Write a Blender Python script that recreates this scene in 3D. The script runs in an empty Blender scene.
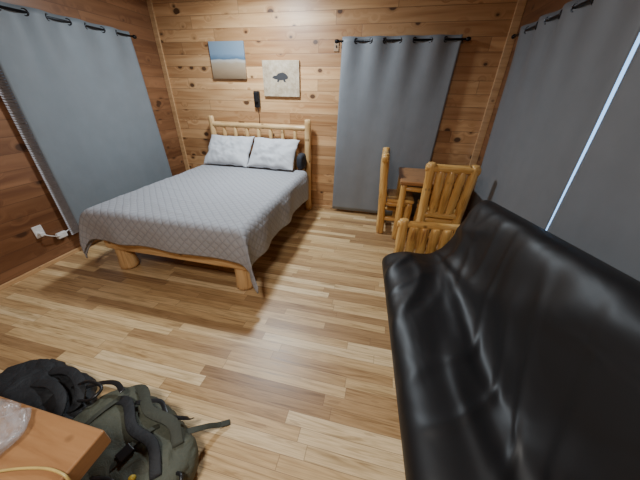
import bpy, bmesh, math, random
from mathutils import Vector, Matrix, noise
random.seed(7)
scene=bpy.context.scene
COL=scene.collection

# ------------------------------------------------------------ node helpers
class G:
    def __init__(s,name):
        s.m=bpy.data.materials.new(name); s.m.use_nodes=True
        s.t=s.m.node_tree; s.b=s.t.nodes['Principled BSDF']
    def n(s,ty,**k):
        x=s.t.nodes.new(ty)
        for a,v in k.items(): setattr(x,a,v)
        return x
    def l(s,a,b): s.t.links.new(a,b)
    def setin(s,sock,v):
        if isinstance(v,bpy.types.NodeSocket): s.l(v,sock)
        else: sock.default_value=v
    def M(s,op,a,b=0.0,c=0.0):
        x=s.n('ShaderNodeMath',operation=op)
        s.setin(x.inputs[0],a); s.setin(x.inputs[1],b); s.setin(x.inputs[2],c)
        return x.outputs[0]
    def xyz(s,x,y,z=0.0):
        c=s.n('ShaderNodeCombineXYZ')
        s.setin(c.inputs[0],x); s.setin(c.inputs[1],y); s.setin(c.inputs[2],z); return c.outputs[0]
    def coord(s,kind='Object'):
        t=s.n('ShaderNodeTexCoord'); sp=s.n('ShaderNodeSeparateXYZ'); s.l(t.outputs[kind],sp.inputs[0])
        return t.outputs[kind],sp.outputs[0],sp.outputs[1],sp.outputs[2]
    def noise(s,vec,scale,detail=3.0,rough=0.5,dist=0.0):
        x=s.n('ShaderNodeTexNoise'); s.l(vec,x.inputs['Vector'])
        x.inputs['Scale'].default_value=scale; x.inputs['Detail'].default_value=detail
        x.inputs['Roughness'].default_value=rough; x.inputs['Distortion'].default_value=dist
        return x.outputs[0]
    def white(s,vec):
        x=s.n('ShaderNodeTexWhiteNoise',noise_dimensions='3D'); s.l(vec,x.inputs['Vector']); return x.outputs['Value']
    def ramp(s,f,stops,interp='LINEAR'):
        x=s.n('ShaderNodeValToRGB'); s.l(f,x.inputs[0]); e=x.color_ramp.elements; x.color_ramp.interpolation=interp
        while len(e)<len(stops): e.new(0.5)
        for i,(p,c) in enumerate(stops):
            e[i].position=p; e[i].color=(c[0],c[1],c[2],1)
        return x.outputs[0]
    def mix(s,f,a,b,bt='MIX'):
        x=s.n('ShaderNodeMix',data_type='RGBA',blend_type=bt)
        s.setin(x.inputs[0],f)
        for i,v in ((6,a),(7,b)):
            if isinstance(v,bpy.types.NodeSocket): s.l(v,x.inputs[i])
            else: x.inputs[i].default_value=(v[0],v[1],v[2],1)
        return x.outputs[2]
    def bump(s,h,st=0.3,d=0.01):
        x=s.n('ShaderNodeBump'); x.inputs['Strength'].default_value=st; x.inputs['Distance'].default_value=d
        s.l(h,x.inputs['Height']); s.l(x.outputs[0],s.b.inputs['Normal'])
    def col(s,c):
        if isinstance(c,bpy.types.NodeSocket): s.l(c,s.b.inputs['Base Color'])
        else: s.b.inputs['Base Color'].default_value=(c[0],c[1],c[2],1)
    def rough(s,r): s.setin(s.b.inputs['Roughness'],r)

def simple(name,c,r=0.5,metal=0.0,var=0.12,scale=30,bump=0.0):
    g=G(name); v,_,_,_=g.coord()
    n=g.noise(v,scale)
    d=tuple(x*(1-var) for x in c); e=tuple(min(1,x*(1+var)) for x in c)
    g.col(g.ramp(n,[(0.3,d),(0.7,e)])); g.rough(r); g.b.inputs['Metallic'].default_value=metal
    if bump: g.bump(n,bump,0.004)
    return g.m

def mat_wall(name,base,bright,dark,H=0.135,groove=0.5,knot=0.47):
    g=G(name); v,x,y,z=g.coord()
    h=g.M('ADD',x,y)
    rz=g.M('DIVIDE',z,H); row=g.M('FLOOR',rz); fr=g.M('FRACT',rz)
    off=g.M('MULTIPLY',g.white(g.xyz(row,3.3,1.0)),3.0)
    bd=g.M('DIVIDE',g.M('ADD',h,off),1.9)
    colm=g.M('FLOOR',bd); fb=g.M('FRACT',bd)
    rnd=g.white(g.xyz(row,colm,5.0))
    vo=g.n('ShaderNodeTexVoronoi',feature='F1'); kv=g.xyz(g.M('ADD',g.M('MULTIPLY',h,5.4),g.M('MULTIPLY',row,7.7)),g.M('MULTIPLY',z,7.4),0.0)
    g.l(kv,vo.inputs['Vector']); vo.inputs['Scale'].default_value=1.0
    sp=g.n('ShaderNodeSeparateColor'); g.l(vo.outputs['Color'],sp.inputs[0])
    sz=g.M('MULTIPLY',g.M('SUBTRACT',sp.outputs[0],0.34),knot*0.85)
    kd=g.M('SUBTRACT',sz,vo.outputs['Distance'])
    swirl=g.M('MULTIPLY',g.M('MINIMUM',g.M('MAXIMUM',g.M('ADD',kd,0.3),0.0),0.5),5.0)
    gv=g.xyz(g.M('ADD',g.M('MULTIPLY',h,1.1),g.M('MULTIPLY',rnd,40.0)),g.M('ADD',g.M('MULTIPLY',z,15.0),swirl),g.M('MULTIPLY',row,3.1))
    grain=g.noise(gv,1.0,2.5,0.5,0.5)
    c=g.ramp(grain,[(0.28,dark),(0.5,base),(0.72,bright)])
    tint=g.ramp(rnd,[(0.0,(0.70,0.62,0.55)),(0.4,(0.92,0.89,0.85)),(0.75,(1.06,1.04,1.0)),(1.0,(1.2,1.2,1.18))])
    c=g.mix(1.0,c,tint,'MULTIPLY')
    halo=g.M('MINIMUM',g.M('MAXIMUM',g.M('MULTIPLY',g.M('ADD',kd,0.09),5.0),0.0),0.5)
    halo=g.M('MULTIPLY',halo,g.M('GREATER_THAN',sz,0.01))
    c=g.mix(halo,c,tuple(q*0.5 for q in dark))
    k=g.M('MINIMUM',g.M('MAXIMUM',g.M('MULTIPLY',kd,22.0),0.0),0.88)
    c=g.mix(k,c,(0.06,0.025,0.012))
    gr=g.M('LESS_THAN',g.M('ABSOLUTE',g.M('SUBTRACT',fr,0.5)),0.476)
    gb=g.M('LESS_THAN',g.M('ABSOLUTE',g.M('SUBTRACT',fb,0.5)),0.4985)
    gr=g.M('MULTIPLY',gr,gb)
    gi=g.M('MULTIPLY',g.M('SUBTRACT',1.0,gr),groove)
    c=g.mix(gi,c,(0.07,0.03,0.014))
    g.col(c); g.rough(0.42)
    g.bump(g.M('ADD',gr,g.M('MULTIPLY',grain,0.1)),0.25,0.006)
    return g.m

def mat_floor():
    g=G('laminate_floor'); v,x,y,z=g.coord()
    W=0.070
    ry=g.M('DIVIDE',y,W); row=g.M('FLOOR',ry); fy=g.M('FRACT',ry)
    off=g.M('MULTIPLY',g.white(g.xyz(row,1.3,2.0)),4.0)
    xs=g.M('DIVIDE',g.M('ADD',x,off),0.82); cm=g.M('FLOOR',xs); fx=g.M('FRACT',xs)
    rnd=g.white(g.xyz(row,cm,9.0))
    gv=g.xyz(g.M('ADD',g.M('MULTIPLY',x,1.8),g.M('MULTIPLY',rnd,60.0)),g.M('MULTIPLY',y,32.0),g.M('MULTIPLY',row,2.3))
    grain=g.noise(gv,1.0,3.0,0.6,1.4)
    fine=g.noise(g.xyz(g.M('MULTIPLY',x,7.0),g.M('MULTIPLY',y,190.0),row),1.0,2.0)
    c=g.ramp(rnd,[(0.0,(0.33,0.195,0.09)),(0.25,(0.45,0.28,0.13)),(0.5,(0.57,0.375,0.18)),(0.8,(0.68,0.48,0.25)),(1.0,(0.78,0.59,0.34))])
    gg=g.ramp(grain,[(0.28,(0.50,0.44,0.37)),(0.42,(0.82,0.79,0.74)),(0.55,(1.0,1.0,1.0)),(0.8,(1.10,1.10,1.10))])
    c=g.mix(1.0,c,gg,'MULTIPLY')
    c=g.mix(1.0,c,g.ramp(fine,[(0.35,(0.86,0.84,0.82)),(0.6,(1.04,1.04,1.04))]),'MULTIPLY')
    fl=g.noise(g.xyz(g.M('MULTIPLY',x,5.0),g.M('MULTIPLY',y,22.0),1.0),1.0,2.0)
    c=g.mix(g.M('MULTIPLY',g.M('GREATER_THAN',fl,0.70),0.3),c,(0.2,0.10,0.04))
    seam=g.M('MULTIPLY',g.M('LESS_THAN',g.M('ABSOLUTE',g.M('SUBTRACT',fy,0.5)),0.48),g.M('LESS_THAN',g.M('ABSOLUTE',g.M('SUBTRACT',fx,0.5)),0.498))
    c=g.mix(g.M('MULTIPLY',g.M('SUBTRACT',1.0,seam),0.65),c,(0.2,0.11,0.05))
    g.col(c); g.rough(g.M('ADD',g.M('MULTIPLY',grain,0.12),0.34))
    g.bump(g.M('ADD',g.M('MULTIPLY',seam,0.6),g.M('MULTIPLY',grain,0.3)),0.12,0.003)
    return g.m

def mat_log(name,base,bright,dark,r=0.35):
    g=G(name); v,x,y,z=g.coord('UV')
    gv=g.xyz(g.M('MULTIPLY',x,26.0),g.M('MULTIPLY',y,2.6),0.0)
    n=g.noise(gv,1.0,4.0,0.6,0.7)
    c=g.ramp(n,[(0.28,dark),(0.46,base),(0.72,bright)])
    vo=g.n('ShaderNodeTexVoronoi',feature='F1'); g.l(g.xyz(g.M('MULTIPLY',x,9.0),g.M('MULTIPLY',y,7.0),0),vo.inputs['Vector']); vo.inputs['Scale'].default_value=1.0
    k=g.M('MINIMUM',g.M('MAXIMUM',g.M('MULTIPLY',g.M('SUBTRACT',0.18,vo.outputs['Distance']),8.0),0.0),0.8)
    c=g.mix(k,c,tuple(q*0.35 for q in dark))
    g.col(c); g.rough(r); g.bump(n,0.15,0.004); return g.m

def mat_curtain(name,c):
    g=G(name); v,x,y,z=g.coord()
    n=g.noise(v,6.0,3.0)
    g.col(g.ramp(n,[(0.3,tuple(q*0.95 for q in c)),(0.7,tuple(q*1.04 for q in c))])); g.rough(0.55)
    w=g.noise(g.xyz(g.M('MULTIPLY',x,300.0),g.M('MULTIPLY',y,300.0),g.M('MULTIPLY',z,500.0)),1.0,1.0)
    big=g.noise(g.xyz(g.M('MULTIPLY',x,4.0),g.M('MULTIPLY',y,4.0),g.M('MULTIPLY',z,2.0)),1.0,3.0)
    g.bump(g.M('ADD',g.M('MULTIPLY',w,0.03),big),0.25,0.03)
    g.b.inputs['Sheen Weight'].default_value=0.1
    return g.m

def mat_quilt():
    g=G('quilted_grey_cotton'); v,x,y,z=g.coord('UV')
    S=math.pi/0.078
    w=g.noise(g.xyz(x,y,0.0),9.0,1.0)
    xx=g.M('ADD',x,g.M('MULTIPLY',w,0.022))
    a=g.M('ABSOLUTE',g.M('SINE',g.M('MULTIPLY',g.M('ADD',xx,y),S)))
    b=g.M('ABSOLUTE',g.M('SINE',g.M('MULTIPLY',g.M('SUBTRACT',xx,y),S)))
    q=g.M('POWER',g.M('MINIMUM',a,b),0.5)
    c=g.ramp(q,[(0.1,(0.255,0.258,0.277)),(0.5,(0.325,0.328,0.345)),(1.0,(0.350,0.353,0.372))])
    fine=g.noise(g.xyz(x,y,0.0),150.0,2.0)
    g.col(c); g.rough(0.7)
    g.bump(g.M('ADD',q,g.M('MULTIPLY',fine,0.3)),0.5,0.007); return g.m

def mat_black():
    g=G('black_satin_cover'); v,x,y,z=g.coord()
    n=g.noise(g.xyz(g.M('MULTIPLY',x,4.0),g.M('MULTIPLY',y,2.6),g.M('MULTIPLY',z,4.0)),1.0,2.0,0.5,0.6)
    g.col((0.008,0.008,0.009)); g.rough(0.46); g.b.inputs['Specular IOR Level'].default_value=0.45
    g.bump(n,0.25,0.035)
    return g.m

def mat_fabric(name,c,r=0.8,bscale=260,bs=0.5,var=0.22):
    g=G(name); v,x,y,z=g.coord()
    n=g.noise(v,14.0,4.0,0.6,1.0); f=g.noise(v,bscale,1.0)
    g.col(g.ramp(n,[(0.3,tuple(q*(1-var) for q in c)),(0.7,tuple(q*(1+var) for q in c))])); g.rough(r)
    g.bump(g.M('ADD',n,g.M('MULTIPLY',f,0.12)),bs,0.014); return g.m

def mat_emit(name,c,s):
    g=G(name); g.col(c); g.b.inputs['Emission Color'].default_value=(*c,1); g.b.inputs['Emission Strength'].default_value=s; return g.m

# ------------------------------------------------------------ materials
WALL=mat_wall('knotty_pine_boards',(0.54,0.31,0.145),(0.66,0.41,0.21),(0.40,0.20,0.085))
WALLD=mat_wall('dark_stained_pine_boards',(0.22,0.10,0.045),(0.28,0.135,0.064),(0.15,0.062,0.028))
CEIL=mat_wall('ceiling_pine_boards',(0.45,0.22,0.1),(0.55,0.3,0.14),(0.3,0.13,0.05))
FLOOR=mat_floor()
TRIM=mat_log('pine_trim',(0.52,0.31,0.145),(0.62,0.39,0.2),(0.42,0.23,0.1),0.45)
LOG_BED=mat_log('pale_varnished_log',(0.62,0.39,0.17),(0.74,0.50,0.25),(0.42,0.22,0.08),0.35)
LOG_CH=mat_log('orange_varnished_log',(0.64,0.35,0.095),(0.82,0.54,0.21),(0.25,0.09,0.025),0.28)
TABLE=mat_log('honey_brown_table_wood',(0.38,0.18,0.07),(0.46,0.23,0.095),(0.28,0.12,0.045),0.3)
TABLE2=mat_log('orange_table_wood',(0.30,0.148,0.062),(0.36,0.185,0.08),(0.24,0.112,0.045),0.32)
CURT=mat_curtain('slate_grey_curtain_fabric',(0.190,0.202,0.216))
CURTR=mat_curtain('dim_grey_curtain_fabric',(0.165,0.175,0.188))
CURTL=mat_curtain('blue_grey_curtain_fabric',(0.175,0.198,0.214))
BLACKM=simple('black_metal',(0.012,0.012,0.014),0.35,0.6)
CHROME=simple('grommet_metal',(0.05,0.05,0.055),0.3,0.9)
QUILT=mat_quilt()
MATT=mat_fabric('dark_mattress_cover',(0.02,0.022,0.03))
g=G('pale_grey_pillowcase'); v,_,_,_=g.coord(); n=g.noise(v,4.0,2.0)
g.col(g.ramp(n,[(0.3,(0.50,0.505,0.52)),(0.7,(0.54,0.545,0.56))])); g.rough(0.85)
PILLOW=g.m
FUT=mat_black()
OLIVE=mat_fabric('olive_nylon',(0.070,0.074,0.050),0.7,260,0.6,0.12)
OLIVE2=mat_fabric('dark_olive_webbing',(0.040,0.043,0.030),0.75)
BLKF=mat_fabric('black_nylon',(0.010,0.011,0.013),0.7,260,0.7)
PLB=simple('black_plastic',(0.012,0.012,0.013),0.35)
WHITEP=simple('white_plastic',(0.75,0.73,0.7),0.4)
BLIND=simple('white_blind',(0.42,0.39,0.39),0.5)
YEL=simple('yellow_badge',(0.6,0.42,0.05),0.5)
CABLE=simple('yellow_cable_rubber',(0.50,0.36,0.12),0.4)

# ------------------------------------------------------------ mesh helpers
def link(o,parent=None,loc=None):
    COL.objects.link(o)
    if parent is not None: o.parent=parent
    if loc is not None: o.location=loc
    return o
def empty(name,loc,label,category,rot=0.0,group=None):
    e=bpy.data.objects.new(name,None); e.empty_display_size=0.1
    COL.objects.link(e); e.location=loc; e.rotation_euler=(0,0,rot)
    e['label']=label; e['category']=category
    if group: e['group']=group
    return e
def meshobj(name,verts,faces,mat,parent=None,smooth=True,uvs=None):
    me=bpy.data.meshes.new(name); me.from_pydata([tuple(v) for v in verts],[],faces); me.update()
    if uvs is not None:
        ul=me.uv_layers.new(name='UVMap')
        for lp in me.loops: ul.data[lp.index].uv=uvs[lp.vertex_index]
    if smooth:
        for p in me.polygons: p.use_smooth=True
    me.materials.append(mat)
    o=bpy.data.objects.new(name,me); return link(o,parent)
def bm_obj(name,bm,mat,parent=None,smooth=False):
    me=bpy.data.meshes.new(name); bmesh.ops.recalc_face_normals(bm,faces=bm.faces); 
    if not bm.loops.layers.uv:
        uv=bm.loops.layers.uv.new('UVMap')
        for f in bm.faces:
            n=f.normal
            for lp in f.loops:
                c=lp.vert.co
                lp[uv].uv=(c.y,c.x) if abs(n.z)>0.7 else ((c.z,c.x) if abs(n.y)>0.7 else (c.z,c.y))
    bm.to_mesh(me); bm.free()
    if smooth:
        for p in me.polygons: p.use_smooth=True
    me.materials.append(mat); o=bpy.data.objects.new(name,me); return link(o,parent)
def box(name,lo,hi,mat,parent=None,bev=0.0,seg=2):
    bm=bmesh.new(); bmesh.ops.create_cube(bm,size=1.0)
    for v in bm.verts:
        v.co=Vector(((lo[i]+hi[i])/2+v.co[i]*(hi[i]-lo[i]) for i in range(3)))
    bm.normal_update()
    if bev>0: bmesh.ops.bevel(bm,geom=bm.edges[:],offset=bev,segments=seg,affect='EDGES',profile=0.5); bm.normal_update()
    return bm_obj(name,bm,mat,parent)
def tube_data(pts,radii,seg=14,bump=0.0,seed=0.0,cap=True):
    verts=[];faces=[];uvs=[]
    n=len(pts); L=0
    up=None
    for i,p in enumerate(pts):
        p=Vector(p)
        t=(Vector(pts[min(i+1,n-1)])-Vector(pts[max(i-1,0)]))
        if t.length<1e-9: t=Vector((0,0,1))
        t.normalize()
        if up is None:
            up=Vector((0,0,1)) if abs(t.z)<0.9 else Vector((1,0,0))
        a=t.cross(up); a.normalize(); b=a.cross(t); b.normalize(); up=b
        if i>0: L+=(p-Vector(pts[i-1])).length
        for j in range(seg):
            th=2*math.pi*j/seg
            r=radii[i]
            if bump: r*=1+bump*noise.noise(Vector((math.cos(th)*1.3+seed,math.sin(th)*1.3+seed*2,L*9)))
            verts.append(p+a*math.cos(th)*r+b*math.sin(th)*r)
            uvs.append((abs(th-math.pi)*radii[n//2]+seed,L+seed*3))
    for i in range(n-1):
        for j in range(seg):
            k=(j+1)%seg
            faces.append((i*seg+j,i*seg+k,(i+1)*seg+k,(i+1)*seg+j))
    if cap:
        faces.append(tuple(range(seg-1,-1,-1))); faces.append(tuple((n-1)*seg+j for j in range(seg)))
    return verts,faces,uvs
def log(name,p0,p1,r0,r1,mat,parent=None,seed=0.0,bump=0.18,tenon=False):
    p0=Vector(p0);p1=Vector(p1);L=(p1-p0).length
    m=max(8,int(L/0.05)); pts=[];rad=[]
    for i in range(m+1):
        t=i/m; pts.append(p0.lerp(p1,t)); rad.append(r0*(1-t)+r1*t)
    rr=min(r0,r1)*0.35
    d=(p1-p0).normalized()
    def endring(base,s,r):
        return [(base+d*s*off*rr,r*sc) for off,sc in ((0.0,0.55),(0.25,0.8),(0.6,0.95))]
    a=endring(p0,1,r0); b=endring(p1,-1,r1)[::-1]
    inner=[(pts[i],rad[i]) for i in range(m+1) if (pts[i]-p0).length>rr and (p1-pts[i]).length>rr]
    if tenon:
        tl=min(0.06,L*0.2)
        inner=[(q,r*(0.6+0.4*min(1,min((q-p0).length,(p1-q).length)/tl))) for q,r in inner]
        a=[(q,r*0.6) for q,r in a]; b=[(q,r*0.6) for q,r in b]
    allp=a+inner+b
    v,f,u=tube_data([q for q,_ in allp],[r for _,r in allp],16,bump,seed)
    return meshobj(name,v,f,mat,parent,True,u)
def cr(pts,n=8):
    P=[Vector(p) for p in pts]; P=[P[0]*2-P[1]]+P+[P[-1]*2-P[-2]]; out=[]
    for i in range(1,len(P)-2):
        for k in range(n):
            t=k/n
            out.append(0.5*((2*P[i])+(P[i+1]-P[i-1])*t+(2*P[i-1]-5*P[i]+4*P[i+1]-P[i+2])*t*t+(3*P[i]-P[i-1]-3*P[i+1]+P[i+2])*t**3))
    out.append(P[-2]); return out
def wire(name,pts,r,mat,parent=None,n=8):
    q=cr(pts,n); v,f,u=tube_data(q,[r]*len(q),8); return meshobj(name,v,f,mat,parent,True,u)
def ribbon(name,pts,w,th,mat,parent=None,n=8,hint=(0,0,1)):
    q=cr(pts,n); verts=[];faces=[]; h=Vector(hint)
    last=Vector((0,1,0))
    for i,p in enumerate(q):
        t=(q[min(i+1,len(q)-1)]-q[max(i-1,0)]).normalized()
        s=t.cross(h)
        if s.length<0.05: s=last.copy()
        s.normalize()
        if i>0 and s.dot(last)<0: s=-s
        last=s; nn=s.cross(t).normalized()
        for a,b in ((-1,-0.6),(-0.85,-1),(0.85,-1),(1,-0.6),(1,0.6),(0.85,1),(-0.85,1),(-1,0.6)):
            verts.append(p+s*a*w/2+nn*b*th/2)
    k=8
    for i in range(len(q)-1):
        for j in range(k):
            l=(j+1)%k; faces.append((i*k+j,i*k+l,(i+1)*k+l,(i+1)*k+j))
    faces.append(tuple(range(k-1,-1,-1))); faces.append(tuple((len(q)-1)*k+j for j in range(k)))
    return meshobj(name,verts,faces,mat,parent,True)
def blob(name,c,size,mat,parent=None,ex=4.0,amp=0.01,fr=5.0,rot=0.0,cuts=14,seed=0,flat=None,taper=0.0,crease=0.0):
    bm=bmesh.new(); bmesh.ops.create_cube(bm,size=2.0); bmesh.ops.subdivide_edges(bm,edges=bm.edges[:],cuts=cuts,use_grid_fill=True)
    R=Matrix.Rotation(rot,3,'Z')
    for v in bm.verts:
        p=v.co.copy(); n=(abs(p.x)**ex+abs(p.y)**ex+abs(p.z)**ex)**(1/ex); p/=n
        k=1+taper*p.x
        q=Vector((p.x*size[0]/2,p.y*size[1]/2*k,p.z*size[2]/2*k))
        d=p.normalized(); s=noise.noise(q*fr+Vector((seed,seed*1.7,0)))
        rid=1-abs(noise.noise(q*fr*1.9+Vector((seed*2,5,seed))))*2
        e=d*(amp*s+amp*0.5*rid)
        if crease:
            w=noise.noise_vector(q*9+Vector((seed,0,3)))*0.05
            cz=max(0,1-abs(noise.noise((q+w)*13+Vector((seed*3,1,seed))))*4)
            e-=d*crease*cz
        q+=e
        q=R@q+Vector(c)
        if flat is not None and q.z<flat: q.z=flat
        v.co=q
    return bm_obj(name,bm,mat,parent,True)
def torus(name,c,axis,R,r,mat,parent):
    verts=[];faces=[];A=20;B=8
    ax=Vector(axis).normalized(); u=ax.orthogonal().normalized(); w=ax.cross(u)
    for i in range(A):
        th=2*math.pi*i/A; rd=u*math.cos(th)+w*math.sin(th)
        for j in range(B):
            ph=2*math.pi*j/B; verts.append(Vector(c)+rd*(R+r*math.cos(ph))+ax*r*math.sin(ph))
    for i in range(A):
        for j in range(B):
            faces.append((i*B+j,((i+1)%A)*B+j,((i+1)%A)*B+(j+1)%B,i*B+(j+1)%B))
    return meshobj(name,verts,faces,mat,parent)
def struct(o): o['kind']='structure'; return o

# ------------------------------------------------------------ room shell
XL,XR,YB,YF,ZC=-3.2,1.2,3.8,-1.9,2.7
struct(box('floor',(XL-0.1,YF-0.1,-0.1),(XR+0.1,YB+0.1,0),FLOOR))
struct(box('ceiling',(XL-0.1,YF-0.1,ZC),(XR+0.1,YB+0.1,ZC+0.1),CEIL))
struct(box('wall_back',(XL,YB,0),(XR,YB+0.1,ZC),WALL))
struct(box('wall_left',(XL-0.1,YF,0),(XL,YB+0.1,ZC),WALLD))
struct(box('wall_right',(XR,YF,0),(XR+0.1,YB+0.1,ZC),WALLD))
struct(box('wall_front',(XL,YF-0.1,0),(XR,YF,ZC),WALL))
struct(box('baseboard_back',(XL,YB-0.02,0),(XR,YB,0.05),TRIM,bev=0.004))
struct(box('baseboard_left',(XL,YF,0),(XL+0.02,YB-0.02,0.04),TRIM,bev=0.004))
struct(box('baseboard_right',(XR-0.02,YF,0),(XR,YB-0.02,0.04),TRIM,bev=0.004))
struct(box('trim_1',(XL,YB-0.025,0.05),(XL+0.07,YB,ZC),TRIM,bev=0.005))
struct(box('trim_2',(XR-0.08,YB-0.025,0.05),(XR,YB,ZC),TRIM,bev=0.005))

def window(name,x,y0,y1,z0,z1,side,glow):
    e=bpy.data.objects.new(name,None); COL.objects.link(e); e.location=(x,(y0+y1)/2,z0); e['kind']='structure'
    hy=(y1-y0)/2; H=z1-z0; d=0.02*side
    lo,hi=min(0,d),max(0,d)
    w=0.05
    box('window_frame',(lo,-hy,0),(hi,hy,w),WHITEP,e,0.003); box('window_frame',(lo,-hy,H-w),(hi,hy,H),WHITEP,e,0.003)
    box('window_frame',(lo,-hy,w),(hi,-hy+w,H-w),WHITEP,e,0.003); box('window_frame',(lo,hy-w,w),(hi,hy,H-w),WHITEP,e,0.003)
    box('glass_pane',(min(d*0.2,d*0.4),-hy+w,w),(max(d*0.2,d*0.4),hy-w,H-w),glow,e)
    return e
DAY=mat_emit('daylit_glass',(0.34,0.62,1.0),2.0)
DIM=mat_emit('dim_glass',(0.3,0.4,0.55),0.3)
window('window_1',XL,1.84,3.25,0.25,2.08,1,DIM)
window('window_2',XR,1.0,3.2,0.62,2.09,-1,DAY)
bl=bpy.data.objects.new('window_blind',None); COL.objects.link(bl); bl.location=(XL+0.035,2.5,0.2); bl['label']='white slatted blind behind the long grey curtain'; bl['category']='blind'
bm=bmesh.new()
for i in range(88):
    z=0.02+i*0.0212
    m=Matrix.Translation((0,0.0,z))@Matrix.Rotation(0.9,4,'Y')@Matrix.Diagonal((0.020,1.39,0.003,1))
    bmesh.ops.create_cube(bm,size=1.0,matrix=m)
bm_obj('blind_slats',bm,BLIND,bl); box('blind_head',(-0.012,-0.69,1.88),(0.014,0.68,1.92),BLIND,bl,0.002)

# ------------------------------------------------------------ curtains
def curtain(axis,pos,sgn,a0,a1,b0,b1,z0,z1,waves,amp,mat,label,seed,rodz):
    nu=int(waves*16); nv=40
    verts=[];faces=[]
    ac=(a0+a1)/2
    for j in range(nv+1):
        v=j/nv; z=z0+(z1-z0)*v
        for i in range(nu+1):
            u=i/nu
            al=(a0+(a1-a0)*u)*v+(b0+(b1-b0)*u)*(1-v)
            k=0.10+0.90*max(0,(v-0.6)/0.4)**1.8
            ph=seed+1.2*noise.noise(Vector((u*2.2,v*1.1,seed)))
            o=amp*k*math.sin(2*math.pi*waves*u+ph*(1-v))+0.024*(1-v**4)*noise.noise(Vector((u*3.0,v*1.4,seed*3)))
            o*=sgn
            verts.append((al-ac,o,z) if axis=='x' else (o,al-ac,z))
    for j in range(nv):
        for i in range(nu):
            a=j*(nu+1)+i; faces.append((a,a+1,a+nu+2,a+nu+1))
    loc=(ac,pos,0) if axis=='x' else (pos,ac,0)
    e=empty('curtain',loc,label,'curtain')
    p=meshobj('curtain_panel',verts,faces,mat,e)
    md=p.modifiers.new('thickness','SOLIDIFY'); md.thickness=0.004; md.offset=0
    k=0
    while k*0.5/waves<=1.0:
        u=k*0.5/waves
        if 0.01<u<0.99:
            al=a0+(a1-a0)*u-ac
            sl=1 if k%2==0 else -1
            nrm=(-sl*sgn*0.55,0.84,0) if axis=='x' else (0.84,-sl*sgn*0.55,0)
            c=(al,0,rodz) if axis=='x' else (0,al,rodz)
            torus('grommet',c,nrm,0.024,0.0055,CHROME,e)
        k+=1
    return e
def rod(axis,pos,wall,a0,a1,z,label):
    ac=(a0+a1)/2
    loc=(ac,pos,z) if axis=='x' else (pos,ac,z)
    e=empty('curtain_rod',loc,label,'curtain rod')
    h=(a1-a0)/2
    def P(al,o,dz=0): return (al,o,dz) if axis=='x' else (o,al,dz)
    v,f,u=tube_data([P(-h,0),P(h,0)],[0.0105]*2,12); meshobj('rod_tube',v,f,BLACKM,e,True,u)
    for s in (-1,1):
        pts=[P(s*h,0),P(s*(h+0.012),0),P(s*(h+0.03),0),P(s*(h+0.045),0),P(s*(h+0.05),0)]
        v,f,u=tube_data(pts,[0.014,0.019,0.021,0.015,0.004],12); meshobj('finial',v,f,BLACKM,e,True,u)
        q=s*(h-0.02); w=wall-pos
        v,f,u=tube_data([P(q,0),P(q,w)],[0.007]*2,10); meshobj('bracket',v,f,BLACKM,e,True,u)
    return e
RZ=2.13
rod('y',-3.10,XL,1.84,3.30,RZ+0.02,'black metal curtain rod on the dark pine wall')
curtain('y',-3.10,1,1.86,3.26,1.86,3.36,0.08,RZ+0.06,4.0,0.024,CURTL,'long blue-grey grommet curtain beside the bed',0.4,RZ+0.02)
rod('x',3.72,YB,-0.66,0.71,RZ,'black metal curtain rod on the knotty pine wall')
curtain('x',3.72,-1,-0.62,0.67,-0.65,0.60,0.04,RZ+0.04,4.0,0.021,CURT,'slate grey grommet curtain behind the log dining set',1.7,RZ)
rod('y',1.13,XR,0.30,3.60,RZ,'long black curtain rod above the black futon')
curtain('y',1.13,-1,1.882,3.50,1.84,3.30,0.10,RZ+0.045,4.5,0.022,CURTR,'slate grey grommet curtain beside the dining table',2.9,RZ)
curtain('y',1.13,-1,0.40,1.850,0.40,1.841,0.10,RZ+0.045,4.0,0.020,CURTR,'slate grey grommet curtain behind the black futon',5.1,RZ)

# ------------------------------------------------------------ bed
BX=-1.755
bed=empty('bed',(BX,2.65,0),'log-frame bed with spindle headboard against the pine wall','bed')
def bp(x,y,z): return (x-BX,y-2.65,z)
PL,PR=BX-0.725,BX+0.725
for i,x in enumerate((PL,PR)): log('headboard_post',bp(x,3.68,0),bp(x,3.68,1.29),0.050,0.042,LOG_BED,bed,i*3.1)
log('headboard_rail',bp(PL,3.68,1.18),bp(PR,3.68,1.18),0.036,0.034,LOG_BED,bed,5.2)
log('headboard_rail',bp(PL,3.68,0.50),bp(PR,3.68,0.50),0.042,0.042,LOG_BED,bed,7.7)
for i in range(7):
    x=PL+(i+1)*(PR-PL)/8
    log('headboard_spindle',bp(x,3.68,0.51),bp(x,3.68,1.17),0.026,0.028,LOG_BED,bed,i*1.3+2,tenon=True)
for i,x in enumerate((BX-0.64,BX+0.66)): log('bed_leg',bp(x,1.72,0),bp(x,1.72,0.33),0.085,0.066,LOG_BED,bed,i*2.2+1,0.12)
box('foot_rail',bp(BX-0.74,1.63,0.25),bp(BX+0.74,1.70,0.385),LOG_BED,bed,0.02,3)
for x in (BX-0.70,BX+0.70): box('side_rail',bp(x-0.03,1.70,0.24),bp(x+0.03,3.64,0.385),LOG_BED,bed,0.015,3)
box('slat_deck',bp(BX-0.67,1.71,0.33),bp(BX+0.67,3.60,0.39),LOG_BED,bed,0.004)
blob('mattress',bp(BX,2.63,0.515),(1.49,1.99,0.255),MATT,bed,ex=9,amp=0.003,fr=2)

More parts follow.
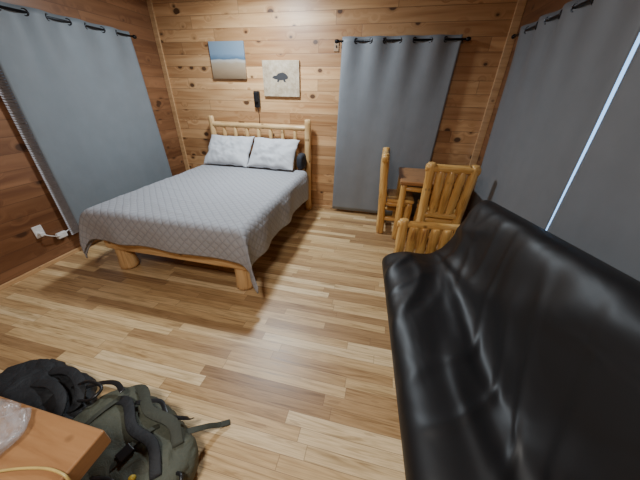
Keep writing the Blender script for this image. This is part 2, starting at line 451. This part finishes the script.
def fold(d,half,r):
    q=math.pi*r/2; s=1 if d>=0 else -1; d=abs(d)
    if d<=half-r: return s*d,0
    d-=half-r
    if d<=q:
        a=d/r; return s*(half-r+r*math.sin(a)), r*(1-math.cos(a))
    return s*half, r+(d-q)
qe=empty('quilt',(BX,2.6,0),'grey quilted bedspread draped over the log bed','quilt')
TOP=0.662;HALF=0.775;R=0.055
sideD=0.33; footD=0.27
ycen=2.6; footY=1.595; headY=3.42
S0=-(HALF+sideD-0.02); S1=-S0
ns=150; 
T1=(ycen-footY)+footD-0.02; T0=-(headY-ycen); nt=150
verts=[];uvs=[];faces=[]
for j in range(nt+1):
    t=T0+(T1-T0)*j/nt
    if t>0: py,dz=fold(t,ycen-footY,R)
    else: py,dz=t,0
    for i in range(ns+1):
        s=S0+(S1-S0)*i/ns
        px,dx=fold(s,HALF,R)
        sg=1 if s>0 else -1
        mn=min(dx,dz); mx=max(dx,dz)
        drop=mx+(0.58 if sg>0 else 0.5)*mn
        fl=0.42*mn if sg>0 else 0.2*mn
        wob=0.0
        if dx>R: wob+=0.028*min(1,(dx-R)/0.15)*(noise.noise(Vector((0,t*4.0,sg*3)))+0.35+0.6*math.sin(t*9+sg))
        wy=0.0
        if dz>R: wy=0.024*min(1,(dz-R)/0.15)*(noise.noise(Vector((s*4.0,2,0)))+0.5*math.sin(s*11)+0.4)
        X=px+sg*(0.02*min(1,dx/0.1)+fl+wob); Y=-(py+(0.02*min(1,dz/0.1) if dz>0 else 0)+fl*0.8+wy)
        hem=0.012*noise.noise(Vector((s*3.5,t*3.5,11)))*min(1,drop/0.25)
        Z=TOP-drop+hem+(0.006*noise.noise(Vector((s*3,t*3,1)))+0.005*max(0,1-abs(noise.noise(Vector((s*2+t,t*3.5,7))))*5))*(1 if drop<0.02 else 0.3)
        verts.append((X,Y,Z)); uvs.append((s,t))
for j in range(nt):
    for i in range(ns):
        a=j*(ns+1)+i; faces.append((a,a+ns+1,a+ns+2,a+1))
qo=meshobj('quilt_cover',verts,faces,QUILT,qe,True,uvs)
md=qo.modifiers.new('thickness','SOLIDIFY'); md.thickness=0.012; md.offset=0.6

def pillow(name,loc,W,D,T,rot,mat,label,seed):
    n=60;verts=[];faces=[];idx={}
    for side in (1,-1):
        for j in range(n+1):
            for i in range(n+1):
                u=-1+2*i/n; v=-1+2*j/n
                if side==-1 and (i in(0,n) or j in(0,n)): idx[(side,i,j)]=idx[(1,i,j)]; continue
                e=max(0,(1-abs(u)**2.4)*(1-abs(v)**2.4))**0.6
                th=T/2*e
                th*=1+0.25*noise.noise(Vector((u*1.6+seed,v*1.6,side)))
                x=u*W/2*(1-0.05*(1-v*v)+0.04*noise.noise(Vector((v*2.5,seed,3)))); y=v*D/2*(1-0.06*(1-u*u)+0.07*noise.noise(Vector((u*2.5,seed,8))))
                th+=0.026*noise.noise(Vector((u*3.0+seed,v*2.4-u,side*2)))*e+0.010*noise.noise(Vector((u*6+v*2,v*5+seed*2,side*5)))*e
                idx[(side,i,j)]=len(verts); verts.append((x,y,side*th+0.022*noise.noise(Vector((u*2,v*2,seed)))))
    for side in (1,-1):
        for j in range(n):
            for i in range(n):
                q=[idx[(side,i,j)],idx[(side,i+1,j)],idx[(side,i+1,j+1)],idx[(side,i,j+1)]]
                faces.append(q if side==1 else q[::-1])
    o=meshobj(name,verts,faces,mat); o.location=loc; o.rotation_euler=rot
    o['label']=label; o['category']='pillow'; return o
p1=pillow('pillow',(-2.14,3.465,0.865),0.68,0.48,0.19,(math.radians(47),0,0.02),PILLOW,'rumpled pale grey pillow leaning on the log headboard',1.0)
p2=pillow('pillow',(-1.465,3.46,0.865),0.68,0.48,0.19,(math.radians(46),0,-0.03),PILLOW,'rumpled pale grey pillow beside a dark cushion on the bed',4.0)
for p in(p1,p2): p['group']='pillows at the headboard'
ob=blob('cushion',(-1.07,3.50,0.78),(0.10,0.22,0.21),MATT,None,ex=3.2,amp=0.008,fr=6,seed=4)
ob['label']='small dark navy cushion tucked beside the pillow'; ob['category']='cushion'

# ------------------------------------------------------------ wall things
def canvas(name,x0,x1,z0,z1,mat,label):
    e=empty(name,((x0+x1)/2,YB-0.002,z0),label,'picture')
    h=(x1-x0)/2; box('canvas',(-h,-0.03,0),(h,0,z1-z0),mat,e,0.003); return e
g=G('dune_beach_print'); v,x,y,z=g.coord()
w=g.noise(g.xyz(g.M('MULTIPLY',x,6.0),g.M('MULTIPLY',z,16.0),0.0),1.0,4.0)
zz=g.M('ADD',g.M('DIVIDE',z,0.42),g.M('MULTIPLY',g.M('SUBTRACT',w,0.5),0.13))
g.col(g.ramp(zz,[(0.0,(0.17,0.11,0.06)),(0.20,(0.29,0.20,0.12)),(0.42,(0.36,0.28,0.19)),(0.50,(0.46,0.43,0.38)),(0.54,(0.08,0.14,0.21)),(0.66,(0.18,0.26,0.35)),(1.0,(0.20,0.27,0.34))])); g.rough(0.6)
canvas('canvas_picture',-2.40,-1.905,1.745,2.16,g.m,'canvas print of a sandy beach with blue sea and grey sky')
g=G('sand_print'); v,x,y,z=g.coord()
w=g.noise(v,16.0,5.0,0.7); 
g.col(g.ramp(w,[(0.3,(0.30,0.21,0.13)),(0.5,(0.46,0.36,0.24)),(0.72,(0.60,0.50,0.37))])); g.rough(0.6)
c2=canvas('canvas_picture',-1.665,-1.165,1.55,1.955,g.m,'canvas print of a dark animal shape on mottled tan sand')
DK=simple('dark_paint',(0.03,0.028,0.03),0.7)
pts=[(-0.12,0.215),(-0.10,0.235),(-0.06,0.24),(-0.03,0.265),(0.03,0.275),(0.075,0.255),(0.10,0.225),(0.095,0.205),(0.06,0.195),(0.065,0.165),(0.04,0.17),(0.03,0.19),(-0.02,0.188),(-0.035,0.165),(-0.055,0.17),(-0.05,0.195),(-0.09,0.20)]
vs=[(a,-0.0305,b) for a,b in pts]+[(a,-0.032,b) for a,b in pts]; n=len(pts)
fs=[tuple(range(n)),tuple(range(2*n-1,n-1,-1))]+[(i,(i+1)%n,(i+1)%n+n,i+n) for i in range(n)]
meshobj('painted_animal',vs,fs,DK,c2,False)
wl=empty('wall_reading_lamp',(-1.78,YB,1.51),'small black wall-mounted reading light with hanging cord','lamp')
box('lamp_body',(-0.04,-0.045,-0.10),(0.04,0,0.10),PLB,wl,0.01,3)
box('lamp_head',(-0.028,-0.075,-0.03),(0.028,-0.045,0.085),PLB,wl,0.01,3)
wire('power_cord',[(0,-0.03,-0.10),(0.01,-0.02,-0.2),(-0.005,-0.015,-0.4),(0.01,-0.015,-0.7)],0.004,PLB,wl)
th=empty('wall_switch',(-0.70,YB,2.09),'small dark switch plate on the pine wall','switch')
box('switch_plate',(-0.03,-0.012,-0.05),(0.03,0,0.05),simple('tan_plate',(0.35,0.22,0.12),0.5),th,0.004); box('switch_toggle',(-0.006,-0.022,-0.012),(0.006,-0.012,0.012),PLB,th,0.002)
ou=empty('wall_outlet',(XL,1.58,0.36),'white wall outlet with plug and cord on dark pine boards','outlet')
box('outlet_plate',(0,-0.04,-0.06),(0.01,0.04,0.06),WHITEP,ou,0.004)
box('plug',(0.01,-0.02,-0.045),(0.045,0.02,-0.005),WHITEP,ou,0.006)
wire('power_cord',[(0.04,0,-0.025),(0.07,0.04,-0.06),(0.05,0.12,-0.1),(0.03,0.22,-0.085),(0.03,0.3,-0.05)],0.005,WHITEP,ou)
box('adapter',(0.012,0.10,-0.135),(0.05,0.19,-0.075),WHITEP,ou,0.008)

# ------------------------------------------------------------ dining set
tb=empty('dining_table',(0.61,3.33,0),'square honey-brown dining table with log legs in the corner','table')
box('table_top',(-0.37,-0.34,0.715),(0.35,0.34,0.76),TABLE,tb,0.012,3)
for sx in(-0.32,0.30):
    for sy in(-0.28,0.29): log('leg',(sx,sy,0),(sx,sy,0.716),0.040,0.036,LOG_CH,tb,sx*5+sy*3,0.15)
for sy in(-0.28,0.29): log('apron_rail',(-0.32,sy,0.66),(0.30,sy,0.66),0.028,0.028,LOG_CH,tb,sy*4,tenon=True)
for sx in(-0.32,0.30): log('apron_rail',(sx,-0.28,0.66),(sx,0.29,0.66),0.028,0.028,LOG_CH,tb,sx*4,tenon=True)

ch=empty('dining_chair',(0.70,3.04,0),'orange varnished log chair with its spindle back to the room','chair',0.0,'log dining chairs')
cw=0.17; cd=0.15
for i,sx in enumerate((-cw,cw)):
    log('leg',(sx,-cd,0),(sx*1.20,-cd-0.06,1.02),0.048,0.044,LOG_CH,ch,i*2.4+0.3)
    log('leg',(sx,cd,0),(sx,cd,0.45),0.042,0.040,LOG_CH,ch,i*3.3+6)
log('top_rail',(-cw-0.085,-cd-0.057,0.965),(cw+0.085,-cd-0.057,0.965),0.042,0.042,LOG_CH,ch,3.3)
log('back_rail',(-cw,-cd-0.028,0.46),(cw,-cd-0.028,0.46),0.038,0.038,LOG_CH,ch,4.1)
for i in range(3):
    x=-cw+(i+1)*2*cw/4
    log('spindle',(x*0.98,-cd-0.032,0.46),(x*1.18,-cd-0.062,0.965),0.045,0.046,LOG_CH,ch,i*1.9+8,0.12,tenon=True)
for z,s in((0.18,1),(0.38,2)):
    log('stretcher',(-cw,cd,z),(cw,cd,z),0.030,0.030,LOG_CH,ch,z*9,tenon=True)
    log('stretcher',(-cw,-cd,z),(cw,-cd,z),0.034,0.034,LOG_CH,ch,z*7+1,tenon=True)
    for sx in(-cw,cw): log('stretcher',(sx,-cd,z+0.04),(sx,cd,z+0.04),0.032,0.032,LOG_CH,ch,z*5+sx,tenon=True)
box('seat',(-cw-0.035,-cd+0.03,0.45),(cw+0.035,cd+0.05,0.49),LOG_CH,ch,0.014,3)
ch2=ch.copy(); COL.objects.link(ch2); ch2.location=(0.25,3.34,0); ch2.rotation_euler=(0,0,-math.pi/2)
ch2['label']='orange varnished log chair seen side-on by the grey curtain'
for c in list(ch.children):
    k=c.copy(); k.parent=ch2; COL.objects.link(k)

# ------------------------------------------------------------ futon
FY0,FY1=0.18,2.03
fu=empty('futon',(0.66,1.10,0),'black futon sofa with varnished log frame below the curtains','sofa',math.radians(5.0))
def fp(x,y,z): return (x-0.65,y-1.10,z)
prof=cr([(0.18,0,0.345),(0.27,0,0.375),(0.42,0,0.378),(0.55,0,0.395),(0.65,0,0.455),(0.725,0,0.575),(0.79,0,0.74),(0.86,0,0.95)],10)
cum=[0]
for i in range(1,len(prof)): cum.append(cum[-1]+(prof[i]-prof[i-1]).length)
def at(s):
    d=s*cum[-1]
    for i in range(1,len(prof)):
        if cum[i]>=d-1e-9:
            t=(d-cum[i-1])/(cum[i]-cum[i-1]); return prof[i-1].lerp(prof[i],t)
    return prof[-1]
NS,NW=130,210
verts=[];faces=[];idx={}
T=0.215
def crest(x,y,z,w):
    q=noise.noise(Vector((x,y,z)))*w
    return math.exp(-q*q)
def sm(a,b,x):
    t=max(0,min(1,(x-a)/(b-a))); return t*t*(3-2*t)
for side in(1,-1):
    for j in range(NW+1):
        w=j/NW; 
        for i in range(NS+1):
            s0=i/NS; s=0.5-0.5*math.cos(math.pi*s0); ww=0.5-0.5*math.cos(math.pi*w)
            if side==-1 and(i in(0,NS) or j in(0,NW)): idx[(side,i,j)]=idx[(1,i,j)]; continue
            c=at(s); e=0.03; tg=(at(min(1,s+e))-at(max(0,s-e))).normalized(); nr=Vector((-tg.z,0,tg.x))
            a=abs(2*s-1);b=abs(2*ww-1)
            h=T/2*(max(0,1-a**7))**0.5*(max(0,1-b**12))**0.5
            y=FY0+(FY1-FY0)*ww
            p=c+nr*h*side; p.y=y
            k=max(0,b-0.88)/0.12
            p+= -(at(s)-at(0.5))*0.03*k*k
            up=sm(0.55,1.0,s)
            lift=max(0,min(1,(2.05-y)/1.15))
            p.z+=up*0.115*lift
            p.x+=up*0.02*lift
            if side==1:
                edge=(h/(T/2))
                wv=noise.noise(Vector((s*1.4,y*1.1,4.0)))*0.6
                f1=crest(s*1.1+y*0.4,y*1.7-s*1.0+wv,3.0,5.0)
                f2=crest(s*2.2+wv+7,y*0.9+s*0.6,9.0,6.0)
                f3=crest(s*1.8+2+wv,y*4.2-s*2.2+wv*1.5,12.0,5.0)
                p+=nr*edge*(0.016*f1+0.013*f2+0.007*f3+0.024*noise.noise(Vector((s*2.4,y*1.6,5)))-0.012)
            idx[(side,i,j)]=len(verts); verts.append(fp(*p))
for side in(1,-1):
    for j in range(NW):
        for i in range(NS):
            q=[idx[(side,i,j)],idx[(side,i+1,j)],idx[(side,i+1,j+1)],idx[(side,i,j+1)]]
            faces.append(q if side==1 else q[::-1])
meshobj('futon_mattress',verts,faces,FUT,fu)
for y,sd in((2.12,0.4),(0.09,7.0)):
    log('arm_post',fp(0.33,y,0),fp(0.33,y,0.70),0.044,0.040,LOG_CH,fu,sd)
    log('arm_post',fp(0.86,y,0),fp(0.86,y,0.66),0.042,0.038,LOG_CH,fu,sd+2)
    log('arm_rail',fp(0.28,y+0.01,0.65),fp(0.87,y+0.01,0.65),0.030,0.030,LOG_CH,fu,sd+4)
    log('arm_rail',fp(0.30,y,0.25),fp(0.88,y,0.25),0.034,0.034,LOG_CH,fu,sd+5)
    for i in range(5):
        x=0.33+(i+1)*0.53/6
        log('arm_spindle',fp(x,y-0.008,0.25),fp(x,y-0.008,0.64),0.038,0.040,LOG_CH,fu,sd+i*1.7,0.12)
log('seat_rail',fp(0.33,0.09,0.215),fp(0.33,2.12,0.215),0.034,0.034,LOG_CH,fu,9.0)
log('seat_rail',fp(0.84,0.09,0.215),fp(0.84,2.12,0.215),0.034,0.034,LOG_CH,fu,11.0)

# ------------------------------------------------------------ near side table
st=empty('side_table',(-1.35,-0.12,0),'orange-brown wooden table top with plastic bag on it','table')
box('table_top',(-0.62,-0.42,0.525),(0.56,0.394,0.60),TABLE2,st,0.007,3)
box('apron',(-0.55,-0.36,0.45),(0.46,0.10,0.526),TABLE,st,0.006)
for sx in(-0.4,0.34):
    for sy in(-0.3,0.0): log('leg',(sx,sy,0),(sx,sy,0.48),0.04,0.036,LOG_CH,st,sx+sy*5)
g=G('clear_plastic_film'); v,_,_,_=g.coord(); n=g.noise(v,14,2.0,0.5,1.5)
g.col((0.50,0.52,0.55)); g.rough(0.14); g.b.inputs['Specular IOR Level'].default_value=0.8
g.setin(g.b.inputs['Alpha'],g.ramp(n,[(0.38,(0.12,0.12,0.12)),(0.55,(0.28,0.28,0.28)),(0.70,(0.5,0.5,0.5))])); g.bump(n,0.6,0.03)
pb=blob('plastic_bag',(-1.14,0.175,0.630),(0.24,0.17,0.06),g.m,None,ex=2.4,amp=0.020,fr=10,cuts=30,seed=3,flat=0.6015,crease=0.006)
pb['label']='crumpled clear plastic bag on the wooden table'; pb['category']='bag'
cb=wire('charging_cable',[(-1.5,0.02,0.606),(-1.2,0.055,0.606),(-1.05,0.088,0.606),(-0.94,0.128,0.606),(-0.86,0.148,0.606),(-0.80,0.150,0.607),(-0.778,0.145,0.585),(-0.775,0.135,0.50),(-0.78,0.12,0.42)],0.004,CABLE)
cb['label']='thin yellowish cable hanging over the wooden table edge'; cb['category']='cable'

# ------------------------------------------------------------ backpacks
gp=empty('backpack',(-1.01,0.375,0),'olive green hiking backpack lying on the laminate floor','backpack',-0.30)
blob('pack_body',(0,0,0.09),(0.70,0.42,0.18),OLIVE,gp,ex=3.2,amp=0.022,fr=5,seed=2,flat=0.002,cuts=34,taper=0.04,crease=0.007)
blob('lid_pocket',(0.22,-0.01,0.105),(0.26,0.37,0.14),OLIVE,gp,ex=3.0,amp=0.014,fr=7,seed=6,flat=0.01,cuts=26,crease=0.006)
blob('front_pocket',(-0.08,-0.05,0.16),(0.36,0.28,0.06),OLIVE,gp,ex=3.4,amp=0.010,fr=8,seed=8,cuts=26,crease=0.004)
blob('side_pocket',(-0.04,-0.19,0.085),(0.28,0.08,0.13),OLIVE2,gp,ex=2.8,amp=0.01,fr=10,seed=9)
ribbon('compression_strap',[(0.10,-0.225,0.04),(0.09,-0.19,0.14),(0.085,-0.05,0.20),(0.085,0.10,0.19),(0.10,0.215,0.05)],0.024,0.004,OLIVE2,gp)
ribbon('compression_strap',[(-0.20,-0.21,0.04),(-0.20,-0.17,0.15),(-0.20,0,0.20),(-0.20,0.15,0.16),(-0.20,0.20,0.05)],0.024,0.004,OLIVE2,gp)
ribbon('shoulder_strap',[(0.24,0.12,0.17),(0.15,0.16,0.20),(0.0,0.135,0.205),(-0.16,0.18,0.175),(-0.30,0.13,0.10)],0.05,0.012,OLIVE2,gp)
ribbon('shoulder_strap',[(0.27,0.0,0.175),(0.16,0.06,0.21),(0.02,0.05,0.215),(-0.14,0.10,0.205),(-0.31,0.04,0.12)],0.045,0.012,BLKF,gp)
wire('haul_loop',[(0.30,0.05,0.15),(0.35,0.06,0.17),(0.375,0.02,0.15),(0.32,-0.01,0.13)],0.008,PLB,gp)
box('strap_buckle',(0.06,-0.05,0.196),(0.11,0.01,0.210),PLB,gp,0.004)
ribbon('hip_strap',[(0.18,0.16,0.13),(0.22,0.22,0.11),(0.24,0.27,0.07),(0.26,0.31,0.03),(0.29,0.355,0.012)],0.030,0.004,OLIVE2,gp)
ribbon('webbing_strap',[(-0.10,0.12,0.20),(0.0,0.19,0.20),(0.10,0.17,0.20),(0.16,0.225,0.14),(0.13,0.25,0.06)],0.020,0.004,PLB,gp)
ribbon('webbing_strap',[(0.05,-0.14,0.19),(0.14,-0.10,0.20),(0.22,-0.13,0.185),(0.31,-0.06,0.16)],0.018,0.004,PLB,gp)
v,f,u=tube_data([(0.19,-0.05,0.178),(0.195,-0.053,0.196)],[0.014,0.012],16); meshobj('round_badge',v,f,YEL,gp,True,u)
bk=empty('backpack',(-1.72,0.45,0),'black backpack slumped on the floor behind the table','backpack',-0.12)
blob('pack_body',(0,0,0.07),(0.68,0.38,0.14),BLKF,bk,ex=2.8,amp=0.022,fr=5,seed=12,flat=0.002,cuts=34,crease=0.008)
blob('front_pocket',(-0.04,-0.02,0.125),(0.36,0.26,0.05),BLKF,bk,ex=3.0,amp=0.012,fr=8,seed=14,cuts=24,crease=0.005)
ribbon('shoulder_strap',[(-0.05,0.12,0.13),(0.10,0.15,0.17),(0.24,0.12,0.17),(0.31,0.05,0.14),(0.24,0.0,0.10)],0.05,0.012,BLKF,bk)
ribbon('shoulder_strap',[(-0.02,0.04,0.15),(0.12,0.06,0.185),(0.25,0.03,0.18),(0.30,-0.05,0.14),(0.20,-0.1,0.11)],0.045,0.012,BLKF,bk)
wire('haul_loop',[(0.2,0.1,0.15),(0.30,0.14,0.20),(0.40,0.14,0.20),(0.40,0.08,0.19),(0.29,0.06,0.14)],0.008,PLB,bk)
ribbon('webbing_strap',[(0.25,0.12,0.14),(0.36,0.16,0.19),(0.46,0.18,0.215),(0.54,0.16,0.22)],0.025,0.004,PLB,bk)

# ------------------------------------------------------------ lights
def ceil_light(x,y,power,size,colr):
    e=empty('ceiling_light',(x,y,ZC),'round white flush ceiling light','ceiling light')
    v,f,u=tube_data([(0,0,0),(0,0,-0.02)],[0.17,0.17],28); meshobj('light_base',v,f,WHITEP,e,True,u)
    L=bpy.data.lights.new('ceiling_lamp','AREA'); L.shape='DISK'; L.size=size; L.energy=power; L.color=colr
    o=bpy.data.objects.new('ceiling_lamp',L); COL.objects.link(o); o.location=(x,y,ZC-0.04)
ceil_light(-1.45,2.90,84,0.32,(0.80,0.91,1.0))
ceil_light(-0.6,-0.4,60,0.5,(1.0,0.97,0.92))
w=bpy.data.worlds.new('world'); scene.world=w; w.use_nodes=True
w.node_tree.nodes['Background'].inputs[0].default_value=(0.6,0.75,1,1); w.node_tree.nodes['Background'].inputs[1].default_value=0.3

# ------------------------------------------------------------ camera
cd_=bpy.data.cameras.new('camera'); cam=bpy.data.objects.new('camera',cd_); COL.objects.link(cam); scene.camera=cam
Fw=Vector((-0.1908,0.8502,-0.4920)).normalized(); Rt=Vector((0.9732,0.2289,0.0189)); Rt=(Rt-Fw*Rt.dot(Fw)).normalized(); Up=Rt.cross(Fw)
m=Matrix((( Rt.x,Up.x,-Fw.x,0),(Rt.y,Up.y,-Fw.y,0),(Rt.z,Up.z,-Fw.z,1.6),(0,0,0,1)))
cam.matrix_world=m
cd_.sensor_width=36; cd_.lens=14.625; cd_.clip_start=0.02
